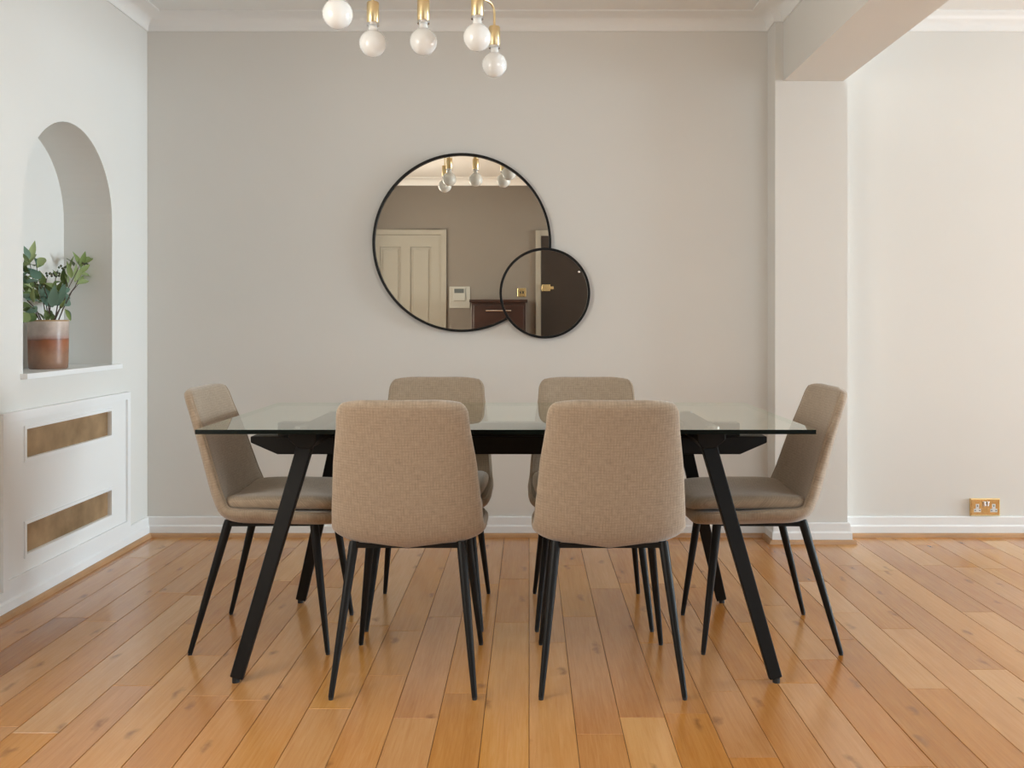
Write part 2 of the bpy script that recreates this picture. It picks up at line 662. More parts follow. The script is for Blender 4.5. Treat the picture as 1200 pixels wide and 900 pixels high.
def mitre_sweep(mb, path, prof, side=1):
    """path: xy points; prof: (offset, z); side=+1 -> offset to the right of travel"""
    n = len(path)
    P = [Vector(p) for p in path]
    rings = []
    for k in range(n):
        d1 = (P[k] - P[k - 1]).normalized() if k > 0 else None
        d2 = (P[k + 1] - P[k]).normalized() if k < n - 1 else None
        if d1 is None:
            d1 = d2
        if d2 is None:
            d2 = d1
        n1 = Vector((d1.y, -d1.x)) * side
        n2 = Vector((d2.y, -d2.x)) * side
        mt = n1 + n2
        mt = mt / max(0.2, mt.dot(n1))
        rings.append([(P[k].x + mt.x * o, P[k].y + mt.y * o, z) for o, z in prof])
    mb.rings(rings)
    return mb


# ------------------------------------------------------------------ floor
PW = 0.1222
floor_base = MB().box(XL - 0.3, XR + 0.3, YR - 0.3, YB + 0.3, -0.12, -0.004).build('floor', M['subfloor'])
struct(floor_base, 'oak strip floor of long boards laid towards the back wall')


def plank_geo(mb, x0, x1, y0, y1, b=0.0011):
    zt = 0.0
    i = len(mb.v)
    mb.v += [(x0, y0, -0.004), (x1, y0, -0.004), (x1, y1, -0.004), (x0, y1, -0.004),
             (x0, y0, zt - b), (x1, y0, zt - b), (x1, y1, zt - b), (x0, y1, zt - b),
             (x0 + b, y0 + b, zt), (x1 - b, y0 + b, zt), (x1 - b, y1 - b, zt), (x0 + b, y1 - b, zt)]
    for q in ((4, 5, 9, 8), (5, 6, 10, 9), (6, 7, 11, 10), (7, 4, 8, 11), (8, 9, 10, 11), (0, 1, 5, 4), (1, 2, 6, 5), (2, 3, 7, 6), (3, 0, 4, 7)):
        mb.f.append(tuple(i + k for k in q))
        mb.mi.append(0)


def set_tint(me, cols):
    a = me.attributes.new('tint', 'FLOAT_COLOR', 'FACE')
    flat = []
    for c in cols:
        flat += [c[0], c[1], c[2], 1.0]
    a.data.foreach_set('color', flat)


gap = 0.0007
rest = MB()
rest_t = []
rp = random.Random(11)
k0 = int(math.floor(XL / PW)) - 1
k1 = int(math.ceil(XR / PW))
for k in range(k0, k1 + 1):
    xa, xb = max(XL, k * PW), min(XR, (k + 1) * PW)
    if xb - xa < 0.01:
        continue
    y = YR - rp.random() * 0.6
    while y < YB:
        ln = rp.choice([0.40, 0.55, 0.7, 0.85, 0.95, 1.1, 1.2, 1.2])
        ya, yb = max(YR, y), min(YB, y + ln)
        y += ln
        if yb - ya < 0.02:
            continue
        tone = min(0.95, max(0.05, rp.gauss(0.56, 0.14)))
        t = (tone, rp.random(), rp.random())
        vis = yb > 2.0 and xa < 0.62 * max(yb, 2.2) and xb > -0.62 * yb
        if vis:
            mb = MB()
            plank_geo(mb, xa + gap, xb - gap, ya + gap, yb - gap)
            o = mb.build('floor_plank', M['oak'], floor_base)
            set_tint(o.data, [t] * len(o.data.polygons))
        else:
            c = len(rest.f)
            plank_geo(rest, xa + gap, xb - gap, ya + gap, yb - gap)
            rest_t += [t] * (len(rest.f) - c)
o = rest.build('floor_planks', M['oak'], floor_base)
set_tint(o.data, rest_t)
o['kind'] = 'stuff'

# ------------------------------------------------------------------ ceiling, walls
struct(MB().box(XL - 0.3, XR + 0.3, YR - 0.3, YB + 0.3, H, H + 0.12).build('ceiling', M['ceiling']), 'flat white painted ceiling')
struct(MB().box(XL - 0.35, XR + 0.35, YB, YB + 0.15, 0, H).build('wall_back', M['paint']), 'pale warm grey back wall behind the dining table')

# left wall with arched niche (0.22 deep)
ND = 0.22
mb = MB()
X = XL
R = (NB1 - NB0) / 2
ycn = (NB0 + NB1) / 2
zs = NZ1 - R
arc = [(ycn - R * math.cos(PI * j / 32), zs + R * math.sin(PI * j / 32)) for j in range(33)]   # from near to far
outline = [(NB0, NZ0)] + arc + [(NB1, NZ0)]
w0, w1, w2, w3 = W3
for a, b, c, d in ((YR, w0, 0, H), (w1, NB0, 0, H), (w0, w1, 0, w2), (w0, w1, w3, H)):
    mb.quad((X, a, c), (X, b, c), (X, b, d), (X, a, d))
    if a != w1:
        mb.quad((X - 0.3, a, c), (X - 0.3, b, c), (X - 0.3, b, d), (X - 0.3, a, d))
for a, b, c, d in ((w0, w0, w2, w3), (w1, w1, w2, w3)):
    mb.quad((X, a, c), (X - 0.3, a, c), (X - 0.3, b, d), (X, b, d))
for c in (w2, w3):
    mb.quad((X, w0, c), (X - 0.3, w0, c), (X - 0.3, w1, c), (X, w1, c))
mb.quad((X, NB1, 0), (X, YB, 0), (X, YB, H), (X, NB1, H))
mb.quad((X, NB0, 0), (X, NB1, 0), (X, NB1, NZ0), (X, NB0, NZ0))
for (ya, za), (yb, zb) in zip(arc[:-1], arc[1:]):
    mb.quad((X, ya, za), (X, yb, zb), (X, yb, H), (X, ya, H))
for (ya, za), (yb, zb) in zip(outline[:-1], outline[1:]):
    mb.quad((X, ya, za), (X - ND, ya, za), (X - ND, yb, zb), (X, yb, zb))
mb.quad((X, NB0, NZ0), (X, NB1, NZ0), (X - ND, NB1, NZ0), (X - ND, NB0, NZ0))
i = len(mb.v)
mb.v += [(X - ND, a, b) for a, b in outline]
mb.f.append(tuple(range(i, len(mb.v))))
mb.mi.append(0)
mb.quad((X - 0.3, w1, 0), (X - 0.3, YB, 0), (X - 0.3, YB, H), (X - 0.3, w1, H))
mb.quad((X, YR, 0), (X - 0.3, YR, 0), (X - 0.3, YR, H), (X, YR, H))
wl = struct(mb.build('wall_left', M['paint']), 'pale grey left wall with an arched niche')
MB().prism([(X - ND + 0.001, NB0 + 0.002), (X + 0.0005, NB0 + 0.002), (X + 0.0005, NB0 - 0.020), (X + 0.028, NB0 - 0.020), (X + 0.028, NB1 + 0.045), (X + 0.0005, NB1 + 0.045), (X + 0.0005, NB1 - 0.002), (X - ND + 0.001, NB1 - 0.002)], 'z', NZ0 - 0.018, NZ0 + 0.002).build('niche_sill', M['white'], wl)
wl.children[0]['label'] = 'thin white sill board of the niche'

# right wall with window opening
y0, y1, z0, z1 = W1
mb = MB().box(XR, XR + 0.15, YR, y0, 0, H).box(XR, XR + 0.15, y1, YB, 0, H).box(XR, XR + 0.15, y0, y1, 0, z0).box(XR, XR + 0.15, y0, y1, z1, H)
struct(mb.build('wall_right', M['paint']), 'right wall with the wide daylight window')
x0, x1, z0, z1 = W2
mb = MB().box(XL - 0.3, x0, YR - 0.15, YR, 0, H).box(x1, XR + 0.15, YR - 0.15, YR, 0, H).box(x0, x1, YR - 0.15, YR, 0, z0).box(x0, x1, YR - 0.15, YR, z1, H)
struct(mb.build('wall_rear', M['shaded_rear_paint']), 'rear wall with two doors, seen in the round mirror')


def window(name, horiz, c0, c1, z0, z1, wall, label):
    mb = MB()
    t = 0.05
    nb = 3
    def bx(a, b, za, zb, q):
        if horiz:
            q.box(a, b, wall - 0.10, wall - 0.05, za, zb)
        else:
            q.box(wall + 0.05, wall + 0.10, a, b, za, zb)
    bx(c0, c1, z0, z0 + t, mb)
    bx(c0, c1, z1 - t, z1, mb)
    bx(c0, c0 + t, z0 + t, z1 - t, mb)
    bx(c1 - t, c1, z0 + t, z1 - t, mb)
    for j in range(1, nb):
        c = c0 + (c1 - c0) * j / nb
        bx(c - 0.02, c + 0.02, z0 + t, z1 - t, mb)
    fr = mb.build(name, M['white'])
    struct(fr, label)
    for j in range(nb):
        a = c0 + (c1 - c0) * j / nb + (t if j == 0 else 0.02)
        b = c0 + (c1 - c0) * (j + 1) / nb - (t if j == nb - 1 else 0.02)
        q = MB()
        if horiz:
            q.quad((a, wall - 0.075, z0 + t), (b, wall - 0.075, z0 + t), (b, wall - 0.075, z1 - t), (a, wall - 0.075, z1 - t))
        else:
            q.quad((wall + 0.075, a, z0 + t), (wall + 0.075, b, z0 + t), (wall + 0.075, b, z1 - t), (wall + 0.075, a, z1 - t))
        q.build('pane', M['pane'], fr)


window('window_1', False, *W1, XR, 'wide white framed window in the right wall')
window('added_window_3', False, *W3, XL - 0.22, 'white framed window added in the left wall beside the camera for fill light')
window('added_window_2', True, *W2, YR, 'white framed window added in the rear wall for fill light')

# pier and beam
struct(MB().box(PX0, PX1, PY, YB, 0, H).build('wall_pier', M['paint']), 'shallow pale pier carrying the end of the ceiling beam')
struct(MB().box(BX0, BX1, YR, PY, BZ, H).build('ceiling_beam', M['paint']), 'boxed ceiling beam running towards the camera from the pier')

# cornices (cove profile)
zc = 2.510
ph = H - zc
prof = [(0, H), (0, zc), (0.006, zc)]
prof += [(0.008, zc + 0.004)]
for j in range(9):
    a = PI / 2 * j / 8
    prof.append((0.010 + 0.078 * (1 - math.cos(a)), zc + 0.008 + (ph - 0.018) * math.sin(a)))
prof += [(0.092, H - 0.008), (0.100, H - 0.006), (0.100, H)]
mb = mitre_sweep(MB(), [(XL, YR), (XL, YB), (PX0, YB), (PX0, PY), (BX0, PY), (BX0, YR), (XL + 0.001, YR)], prof, 1)
struct(mb.build('trim_1', M['ceiling'], smooth=True, auto=35), 'white coved cornice around the dining room ceiling')
mb = mitre_sweep(MB(), [(BX1, YR), (BX1, PY), (PX1, PY), (PX1, YB), (XR, YB), (XR, YR), (BX1 + 0.001, YR)], prof, 1)
struct(mb.build('trim_2', M['ceiling'], smooth=True, auto=35), 'white coved cornice around the right hand room ceiling')

# skirtings + oak beads
sk = [(0, 0), (0, 0.098), (0.007, 0.098), (0.011, 0.094), (0.012, 0.058), (0.018, 0.050), (0.019, 0.0)]
bd = [(0.019, 0), (0.019, 0.019), (0.026, 0.018), (0.033, 0.012), (0.036, 0.0)]


def skirt(side, path, lab, trimno, labb):
    struct(mitre_sweep(MB(), path, sk, 1).build('baseboard_' + side, M['white']), lab)
    struct(mitre_sweep(MB(), path, bd, 1).build('trim_%d' % trimno, M['bead']), labb)


skirt('left', [(XL, YR + 0.001), (XL, YB)], 'white skirting board along the left wall', 3, 'thin oak bead along the foot of the left skirting')
skirt('back', [(XL, YB), (PX0, YB), (PX0, PY), (PX1, PY), (PX1, YB), (XR, YB)], 'white skirting board along the back wall and around the pier', 4, 'thin oak bead along the back wall and pier')
skirt('right', [(XR, YB), (XR, YR)], 'white skirting board along the right wall', 5, 'thin oak bead along the right wall')


# ------------------------------------------------------------------ rear wall: doors, cabinet, controls (seen in mirror)
def panel_door(name, x0, x1, ztop, mframe, mdoor, panels, label, fw=0.055):
    y = YR
    fr = MB()
    fr.box(x0 - fw, x0, y, y + 0.028, 0, ztop + fw).box(x1, x1 + fw, y, y + 0.028, 0, ztop + fw).box(x0, x1, y, y + 0.028, ztop, ztop + fw)
    root = fr.build(name, mframe, bevel=0.003)
    struct(root, label)
    leaf = MB()
    if panels:
        w = x1 - x0
        st = 0.105
        cols = [(x0 + st, x0 + w / 2 - 0.05), (x0 + w / 2 + 0.05, x1 - st)]
        rows = [(0.20, 0.80), (0.98, ztop - 0.13)]
        xs = [x0, cols[0][0], cols[0][1], cols[1][0], cols[1][1], x1]
        leaf.box(xs[0] + 0.003, xs[1], y, y + 0.020, 0.005, ztop - 0.003)
        leaf.box(xs[2], xs[3], y, y + 0.020, 0.005, ztop - 0.003)
        leaf.box(xs[4], xs[5] - 0.003, y, y + 0.020, 0.005, ztop - 0.003)
        for a, b in cols:
            leaf.box(a, b, y, y + 0.020, 0.005, rows[0][0])
            leaf.box(a, b, y, y + 0.020, rows[0][1], rows[1][0])
            leaf.box(a, b, y, y + 0.020, rows[1][1], ztop - 0.003)
        d = leaf.build('door_leaf', mdoor, root)
        for a, b in cols:
            for c, e in rows:
                MB().box(a, b, y, y + 0.006, c, e).box(a + 0.03, b - 0.03, y + 0.006, y + 0.013, c + 0.03, e - 0.03).build('door_panel', mdoor, d, bevel=0.003)
    else:
        leaf.box(x0 + 0.003, x1 - 0.003, y, y + 0.020, 0.005, ztop - 0.003)
        d = leaf.build('door_leaf', mdoor, root)
    return root, d


d1, leaf1 = panel_door('door_1', -1.69, -0.935, 1.985, M['shaded_cream_door'], M['shaded_cream_door'], True, 'white four panel door reflected in the large round mirror')
mb = MB().lathe([(0.0, 0), (0.014, 0), (0.012, 0.03), (0.026, 0.042), (0.028, 0.055), (0.018, 0.066), (0.0, 0.068)], n=16)
kb = mb.build('door_knob', M['brass_bright'], leaf1, smooth=True)
kb.rotation_euler = (-PI / 2, 0, 0)
kb.location = (-1.63, YR + 0.02, 0.98)
d2, leaf2 = panel_door('door_2', 0.125, 0.925, 1.975, M['shaded_cream_door'], M['dark_door'], False, 'dark painted flush door reflected in the small round mirror')
lk = MB().box(0.135, 0.225, YR + 0.020, YR + 0.052, 1.385, 1.455).box(0.225, 0.26, YR + 0.020, YR + 0.034, 1.405, 1.435)
lk.lathe([(0.0, 0), (0.001, 0)], cap=False)
lk = lk.build('door_lock', M['brass_bright'], leaf2, bevel=0.002)
lk['label'] = 'brass rim lock'
vw = MB().lathe([(0.0, 0), (0.012, 0), (0.012, 0.006), (0.007, 0.008), (0.0, 0.008)], n=14).build('door_viewer', M['steel'], leaf2)
vw.rotation_euler = (-PI / 2, 0, 0)
vw.location = (0.53, YR + 0.02, 1.59)
vw['label'] = 'small silver door viewer'

# rear skirtings between the doors
struct(mitre_sweep(MB(), [(0.07, YR), (-0.88, YR)], sk, 1).build('baseboard_rear', M['white']), 'white skirting board along the rear wall between the doors')

# tall dark cabinet
cb = empty('cabinet', (-0.315, YR + 0.17, 0))
tag(cb, 'tall dark wooden cabinet against the rear wall, reflected at the foot of the round mirrors', 'cabinet')
MB().box(-0.28, 0.28, -0.15, 0.13, 0.06, 1.26).build('body', M['dark_wood'], cb, bevel=0.004)
MB().box(-0.30, 0.30, -0.15, 0.165, 1.26, 1.29).build('top', M['dark_wood'], cb, bevel=0.004)
MB().box(-0.285, 0.285, -0.15, 0.14, 0, 0.06).build('plinth', M['dark_wood'], cb)
for j in range(4):
    za = 0.09 + j * 0.29
    dr = MB().box(-0.26, 0.26, 0.13, 0.146, za, za + 0.27).build('drawer', M['dark_wood'], cb, bevel=0.005)
    hz = za + 0.215
    MB().tube([(-0.13, 0.146, hz), (-0.13, 0.17, hz), (0.13, 0.17, hz), (0.13, 0.146, hz)], 0.006, 8).build('handle', M['steel'], dr)

# heating control
tp = empty('heating_control', (-0.738, YR, 1.32))
tag(tp, 'white wall heating control with a grey screen, reflected beside the white door', 'thermostat')
MB().box(-0.11, 0.11, 0, 0.012, -0.115, 0.115).build('back_plate', M['control'], tp, bevel=0.003)
MB().box(-0.065, 0.060, 0.012, 0.028, -0.035, 0.095).build('control_body', M['control'], tp, bevel=0.004)
MB().box(-0.055, 0.045, 0.028, 0.030, 0.045, 0.090).build('screen', M['screen'], tp)
sw = empty('light_switch', (-0.078, YR, 1.372))
tag(sw, 'square brass light switch reflected beside the dark door frame', 'switch')
MB().box(-0.046, 0.046, 0, 0.008, -0.046, 0.046).build('plate', M['brass_bright'], sw, bevel=0.003)
for s in (-1, 1):
    MB().box(s * 0.014 - 0.008, s * 0.014 + 0.008, 0.008, 0.014, -0.012, 0.012).build('rocker', M['dark'], sw, bevel=0.002)

# ------------------------------------------------------------------ radiator cover
rc = empty('radiator_cover', (XL, 3.811, 0))
tag(rc, 'white panelled radiator cover with two long bronze grilles below the niche', 'radiator cover')
cy0, cy1, cz0, cz1 = 3.285 - 3.811, 4.337 - 3.811, 0.100, 0.737
g0, g1 = 3.447 - 3.811, 4.144 - 3.811
gr = [(0.198, 0.308), (0.556, 0.664)]
T = 0.017
mb = MB()
mb.box(0.0005, T, cy0, g0, cz0, cz1).box(0.0005, T, g1, cy1, cz0, cz1)
mb.box(0.0005, T, g0, g1, cz0, gr[0][0]).box(0.0005, T, g0, g1, gr[0][1], gr[1][0]).box(0.0005, T, g0, g1, gr[1][1], cz1)
mb.build('panel', M['white_panel'], rc)


def frame(a0, a1, b0, b1, w, x0, x1):
    q = MB()
    q.box(x0, x1, a0, a1, b0, b0 + w).box(x0, x1, a0, a1, b1 - w, b1).box(x0, x1, a0, a0 + w, b0 + w, b1 - w).box(x0, x1, a1 - w, a1, b0 + w, b1 - w)
    return q


frame(cy0, cy1, cz0, cz1, 0.034, T, T + 0.009).build('outer_moulding', M['white'], rc)
for a, b in gr:
    g = MB().box(0.001, 0.005, g0, g1, a, b).build('grille', M['bronze'], rc)
    frame(g0 - 0.014, g1 + 0.014, a - 0.014, b + 0.014, 0.013, T, T + 0.006).build('grille_moulding', M['white'], g)
    g['label'] = 'aged bronze grille panel'

# ------------------------------------------------------------------ double socket
so = empty('wall_socket', (2.265, YB, 0.145))
tag(so, 'double brass wall socket just above the skirting at the right', 'socket')
q = MB()
q.rings([[(-0.074, 0, -0.043), (0.074, 0, -0.043), (0.074, 0, 0.043), (-0.074, 0, 0.043)],
         [(-0.074, -0.009, -0.043), (0.074, -0.009, -0.043), (0.074, -0.009, 0.043), (-0.074, -0.009, 0.043)],
         [(-0.069, -0.013, -0.038), (0.069, -0.013, -0.038), (0.069, -0.013, 0.038), (-0.069, -0.013, 0.038)]])
q.build('plate', M['brass_bright'], so)
for s in (-1, 1):
    MB().box(s * 0.0085 - 0.0068, s * 0.0085 + 0.0068, -0.018, -0.013, 0.004, 0.030).build('rocker', M['steel'], so, bevel=0.002)
    cx = s * 0.0405
    MB().box(cx - 0.017, cx + 0.017, -0.0145, -0.013, -0.024, -0.008).box(cx - 0.008, cx + 0.008, -0.0145, -0.013, -0.008, 0.016).build('socket_insert', M['socket_white'], so)
    for hx, hz, w, h in ((0, 0.007, 0.004, 0.008), (-0.011, -0.016, 0.007, 0.004), (0.011, -0.016, 0.007, 0.004)):
        MB().box(cx + hx - w / 2, cx + hx + w / 2, -0.0150, -0.0145, hz - h / 2, hz + h / 2).build('pin_hole', M['dark'], so)

# ------------------------------------------------------------------ mirror
mr = empty('wall_mirror', (-0.333, YB, 1.458))
tag(mr, 'black framed wall mirror of one large and one small overlapping circle', 'mirror')
R1, R2 = 0.443, 0.2245
c2 = Vector((0.078 + 0.333, 1.207 - 1.458))
FW = 0.012


def disc(R, cx, cz, ya, yb, n=96):
    return MB().rings([[(cx + R * math.cos(2 * PI * j / n), y, cz + R * math.sin(2 * PI * j / n)) for j in range(n)] for y in (ya, yb)])


def ring(R, cx, cz, ya, yb, keep=None, n=200):
    pts = []
    for j in range(n):
        a = 2 * PI * j / n
        pts.append((a, keep is None or keep(cx + (R - FW / 2) * math.cos(a), cz + (R - FW / 2) * math.sin(a))))
    def sec(a):
        c, s = math.cos(a), math.sin(a)
        return [(cx + r * c, y, cz + r * s) for r, y in ((R - FW, ya), (R, ya), (R, yb), (R - FW, yb))]
    q = MB()
    if keep is None:
        q.rings([sec(a) for a, _ in pts], loop=True)
    else:
        st = next(j for j in range(n) if pts[j][1] and not pts[j - 1][1])
        seq = []
        for j in range(n):
            a, ok = pts[(st + j) % n]
            if not ok:
                break
            seq.append(sec(a))
        q.rings(seq)
    return q


disc(R1 - 0.004, 0, 0, -0.004, -0.014).build('large_glass', M['mirror'], mr)
ring(R1, 0, 0, 0, -0.026, lambda x, z: (Vector((x, z)) - c2).length > R2 - 0.006).build('large_frame', M['mirror_frame'], mr)
disc(R2 - 0.004, c2.x, c2.y, -0.0145, -0.020).build('small_glass', M['mirror'], mr)
ring(R2, c2.x, c2.y, 0, -0.032).build('small_frame', M['mirror_frame'], mr)

# ------------------------------------------------------------------ chandelier
HUB = Vector((-0.352, 3.07))
ch = empty('ceiling_light', (HUB.x, HUB.y, H))
tag(ch, 'brushed brass five bulb ceiling light with unlit white globe bulbs', 'light')
BZ0 = 2.0
ROD = 2.222
MB().lathe([(0.0, -0.0), (0.065, -0.0), (0.065, -0.02), (0.06, -0.026), (0.0, -0.026)]).build('canopy', M['brass'], ch, smooth=True, auto=40)
MB().tube([(0, 0, -0.02), (0, 0, ROD - H)], 0.006, 12).build('stem', M['brass'], ch, smooth=True, auto=60)
MB().lathe([(0.0, ROD - H + 0.03), (0.012, ROD - H + 0.03), (0.018, ROD - H + 0.02), (0.018, ROD - H - 0.035), (0.014, ROD - H - 0.045), (0.014, 2.135 - H), (0.0, 2.135 - H)], n=24).build('hub', M['brass'], ch, smooth=True, auto=40)
ends = [(-0.228, -0.277), (-0.172, 0.022), (0, 0), (0.182, -0.046), (0.226, 0.277)]
for ex, ey in ends:
    zt = 2.138 - H
    if ex or ey:
        d = Vector((ex, ey)).length
        u = Vector((ex, ey)) / d
        pts = [(0, 0, ROD - H), (u.x * (d - 0.035), u.y * (d - 0.035), ROD - H)]
        for j in range(1, 7):
            a = PI / 2 * j / 6
            rr = d - 0.035 + 0.035 * math.sin(a)
            pts.append((u.x * rr, u.y * rr, ROD - H - 0.035 * (1 - math.cos(a))))
        pts.append((ex, ey, zt))
        MB().tube(pts, 0.0045, 10).build('arm', M['brass'], ch, smooth=True, auto=60)
    sck = MB().lathe([(0.0, zt), (0.019, zt), (0.0205, zt - 0.003), (0.0205, 2.070 - H), (0.019, 2.068 - H), (0.0, 2.068 - H)], ex, ey, 24).build('socket', M['brass'], ch, smooth=True, auto=40)
    MB().lathe([(0.0, 2.068 - H), (0.0205, 2.068 - H), (0.0205, 2.060 - H), (0.0, 2.060 - H)], ex, ey, 24).build('shade_ring', M['steel'], sck, smooth=True, auto=40)
    r = 0.0455
    prof = [(0.0, 2.060 - H), (0.0145, 2.060 - H), (0.015, 2.052 - H)]
    for j in range(2, 17):
        a = PI * j / 16
        if r * math.sin(a) < 0.016 and j < 8:
            continue
        prof.append((r * math.sin(a) if j < 16 else 0.0, BZ0 - H + r * math.cos(a)))
    MB().lathe(prof, ex, ey, 32).build('bulb', M['opal'], ch, smooth=True)

# ------------------------------------------------------------------ table
TX, TY = -0.068, 3.115
tb = empty('dining_table', (TX, TY, 0))
tag(tb, 'rectangular clear glass dining table on splayed black metal legs', 'table')
mb = MB()
hx, hy = 0.900, 0.445
za, zb = 0.7415, 0.7545
mb.quad((-hx, -hy, zb), (hx, -hy, zb), (hx, hy, zb), (-hx, hy, zb), 0)
mb.quad((-hx, -hy, za), (-hx, hy, za), (hx, hy, za), (hx, -hy, za), 1)
for a, b in (((-hx, -hy), (hx, -hy)), ((hx, -hy), (hx, hy)), ((hx, hy), (-hx, hy)), ((-hx, hy), (-hx, -hy))):
    mb.quad((*a, za), (*b, za), (*b, zb), (*a, zb), 2 if a[1] < 0 and b[1] < 0 else 3)
tg = mb.build('glass_top', [M['glass_top'], M['glass_under'], M['glass_edge'], M['glass_edge_pale']], tb)
tg['label'] = 'clear greenish glass top with a dark edge'
# beam with chamfered ends
poly = [(-0.865, 0.683), (-0.865, 0.662), (-0.775, 0.623), (0.775, 0.623), (0.865, 0.662), (0.865, 0.683)]
MB().prism(poly, 'y', -0.03, 0.03).build('beam', M['black_metal'], tb, bevel=0.003)
MB().box(-0.775, 0.775, -0.025, 0.025, 0.683, 0.728).build('top_rail', M['black_metal'], tb, bevel=0.002)
for s in (-1, 1):
    # cross arm (section in x-z, outer lower corner chamfered) running in y
    poly = [(s * 0.585, 0.733), (s * 0.672, 0.733), (s * 0.672, 0.705), (s * 0.640, 0.678), (s * 0.600, 0.678), (s * 0.585, 0.70)]
    arm = MB().prism(poly, 'y', -0.285, 0.285).build('cross_arm', M['black_metal'], tb, bevel=0.003)
    for t in (-1, 1):
        lg = MB().bar((s * 0.622, t * 0.262, 0.690), (s * 0.798, t * 0.385, 0.012), (0.048, 0.030), (0.038, 0.022), (1, 0, 0)).build('leg', M['black_metal'], tb, bevel=0.003)
        MB().lathe([(0.0, 0.014), (0.011, 0.014), (0.011, 0.0), (0.0, 0.0)], s * 0.800, t * 0.386, 12).build('foot_pad', M['rubber'], lg)
        MB().lathe([(0.0, 0.733), (0.022, 0.733), (0.022, 0.7412), (0.0, 0.7412)], s * 0.640, t * 0.24, 20).build('glass_support', M['steel'], tb)


# ------------------------------------------------------------------ chair
def catmull(P, n):
    out = []
    P = [P[0] * 2 - P[1]] + P + [P[-1] * 2 - P[-2]]
    for k in range(1, len(P) - 2):
        a, b, c, d = P[k - 1], P[k], P[k + 1], P[k + 2]
        for j in range(n):
            t = j / n
            out.append(0.5 * ((2 * b) + (c - a) * t + (2 * a - 5 * b + 4 * c - d) * t * t + (3 * b - a - 3 * c + d) * t ** 3))
    out.append(P[-2])
    return out


def interp(xs, ys, x):
    if x <= xs[0]:
        return ys[0]
    for k in range(len(xs) - 1):
        if x <= xs[k + 1]:
            t = (x - xs[k]) / (xs[k + 1] - xs[k])
            return ys[k] + (ys[k + 1] - ys[k]) * t
    return ys[-1]


ctrl = [Vector(p) for p in ((0.248, 0.421), (0.15, 0.417), (0.02, 0.415), (-0.085, 0.418), (-0.137, 0.443), (-0.164, 0.502), (-0.183, 0.57), (-0.212, 0.68), (-0.240, 0.775), (-0.262, 0.848))]
fine = catmull(ctrl, 24)
acc = [0.0]
for a, b in zip(fine[:-1], fine[1:]):
    acc.append(acc[-1] + (b - a).length)
LEN = acc[-1]


def at_s(s):
    s = min(max(s, 0), LEN)
    for k in range(len(acc) - 1):
        if s <= acc[k + 1]:
            t = (s - acc[k]) / (acc[k + 1] - acc[k])
            p = fine[k].lerp(fine[k + 1], t)
            break
    k0 = max(0, k - 4)
    k1 = min(len(fine) - 1, k + 5)
    tg = (fine[k1] - fine[k0]).normalized()
    return p, tg


SW_s = [0, 0.14, 0.28, 0.38, 0.47, 0.62, LEN - 0.09, LEN]
SW_w = [0.435, 0.456, 0.460, 0.452, 0.440, 0.412, 0.380, 0.368]
ST_s = [0, 0.3, 0.45, LEN]
ST_t = [0.046, 0.049, 0.047, 0.038]
SC_s = [0, 0.25, 0.42, 0.60, LEN]
SC_c = [0.020, 0.038, 0.040, 0.034, 0.024]


def corner(e, r):
    if e >= r:
        return 0.0
    return r - math.sqrt(max(0.0, r * r - (r - e) ** 2))


def topc(e):
    # rounded top corners running into a gently arched top edge
    return corner(e, 0.054) * 0.9 + 0.055 * max(0.0, 1 - e / 0.016) ** 2


def shell_ring(s, n=36, inset=0.0):
    p, tg = at_s(s)
    nrm = Vector((tg.y, -tg.x))     # points up/front: for seat travel is -y -> normal +z
    if s < 0.2 and nrm.y < 0:
        nrm = -nrm
    w = interp(SW_s, SW_w, s) / 2
    t = interp(ST_s, ST_t, s) / 2
    w -= corner(s, 0.075) * 0.95 + topc(LEN - s)
    te = 0.022
    t *= math.sqrt(max(0.0, 1 - (max(0.0, te - s) / te) ** 2)) * math.sqrt(max(0.0, 1 - (max(0.0, te - (LEN - s)) / te) ** 2))
    t = max(t, 0.0006)
    c = interp(SC_s, SC_c, s)
    out = []
    for j in range(n):
        a = 2 * PI * j / n
        ca, sa = math.cos(a), math.sin(a)
        # rounded rectangle: flat mid, round ends of radius ~t
        ex = 2.0 / 8.0
        u = math.copysign(abs(ca) ** ex, ca)
        v = math.copysign(abs(sa) ** (2.0 / 2.3), sa)
        x = u * w
        h = v * t + c * (x / 0.22) ** 2
        out.append((x, p.x + nrm.x * h, p.y + nrm.y * h))
    return out


def surf_pt(s, xf, vf):
    p, tg = at_s(s)
    nrm = Vector((tg.y, -tg.x))
    w = interp(SW_s, SW_w, s) / 2 - corner(s, 0.075) * 0.95 - topc(LEN - s)
    t = interp(ST_s, ST_t, s) / 2
    c = interp(SC_s, SC_c, s)
    x = w * xf
    h = vf * t + c * (x / 0.22) ** 2
    return (x, p.x + nrm.x * h, p.y + nrm.y * h)


def add_uv_loft(me, ringn, svals, widths):
    uv = me.uv_layers.new(name='UVMap')
    for poly in me.polygons:
        for li in poly.loop_indices:
            vi = me.loops[li].vertex_index
            co = me.vertices[vi].co
            r = min(vi // ringn, len(svals) - 1)
            uv.data[li].uv = (co.x, svals[r])


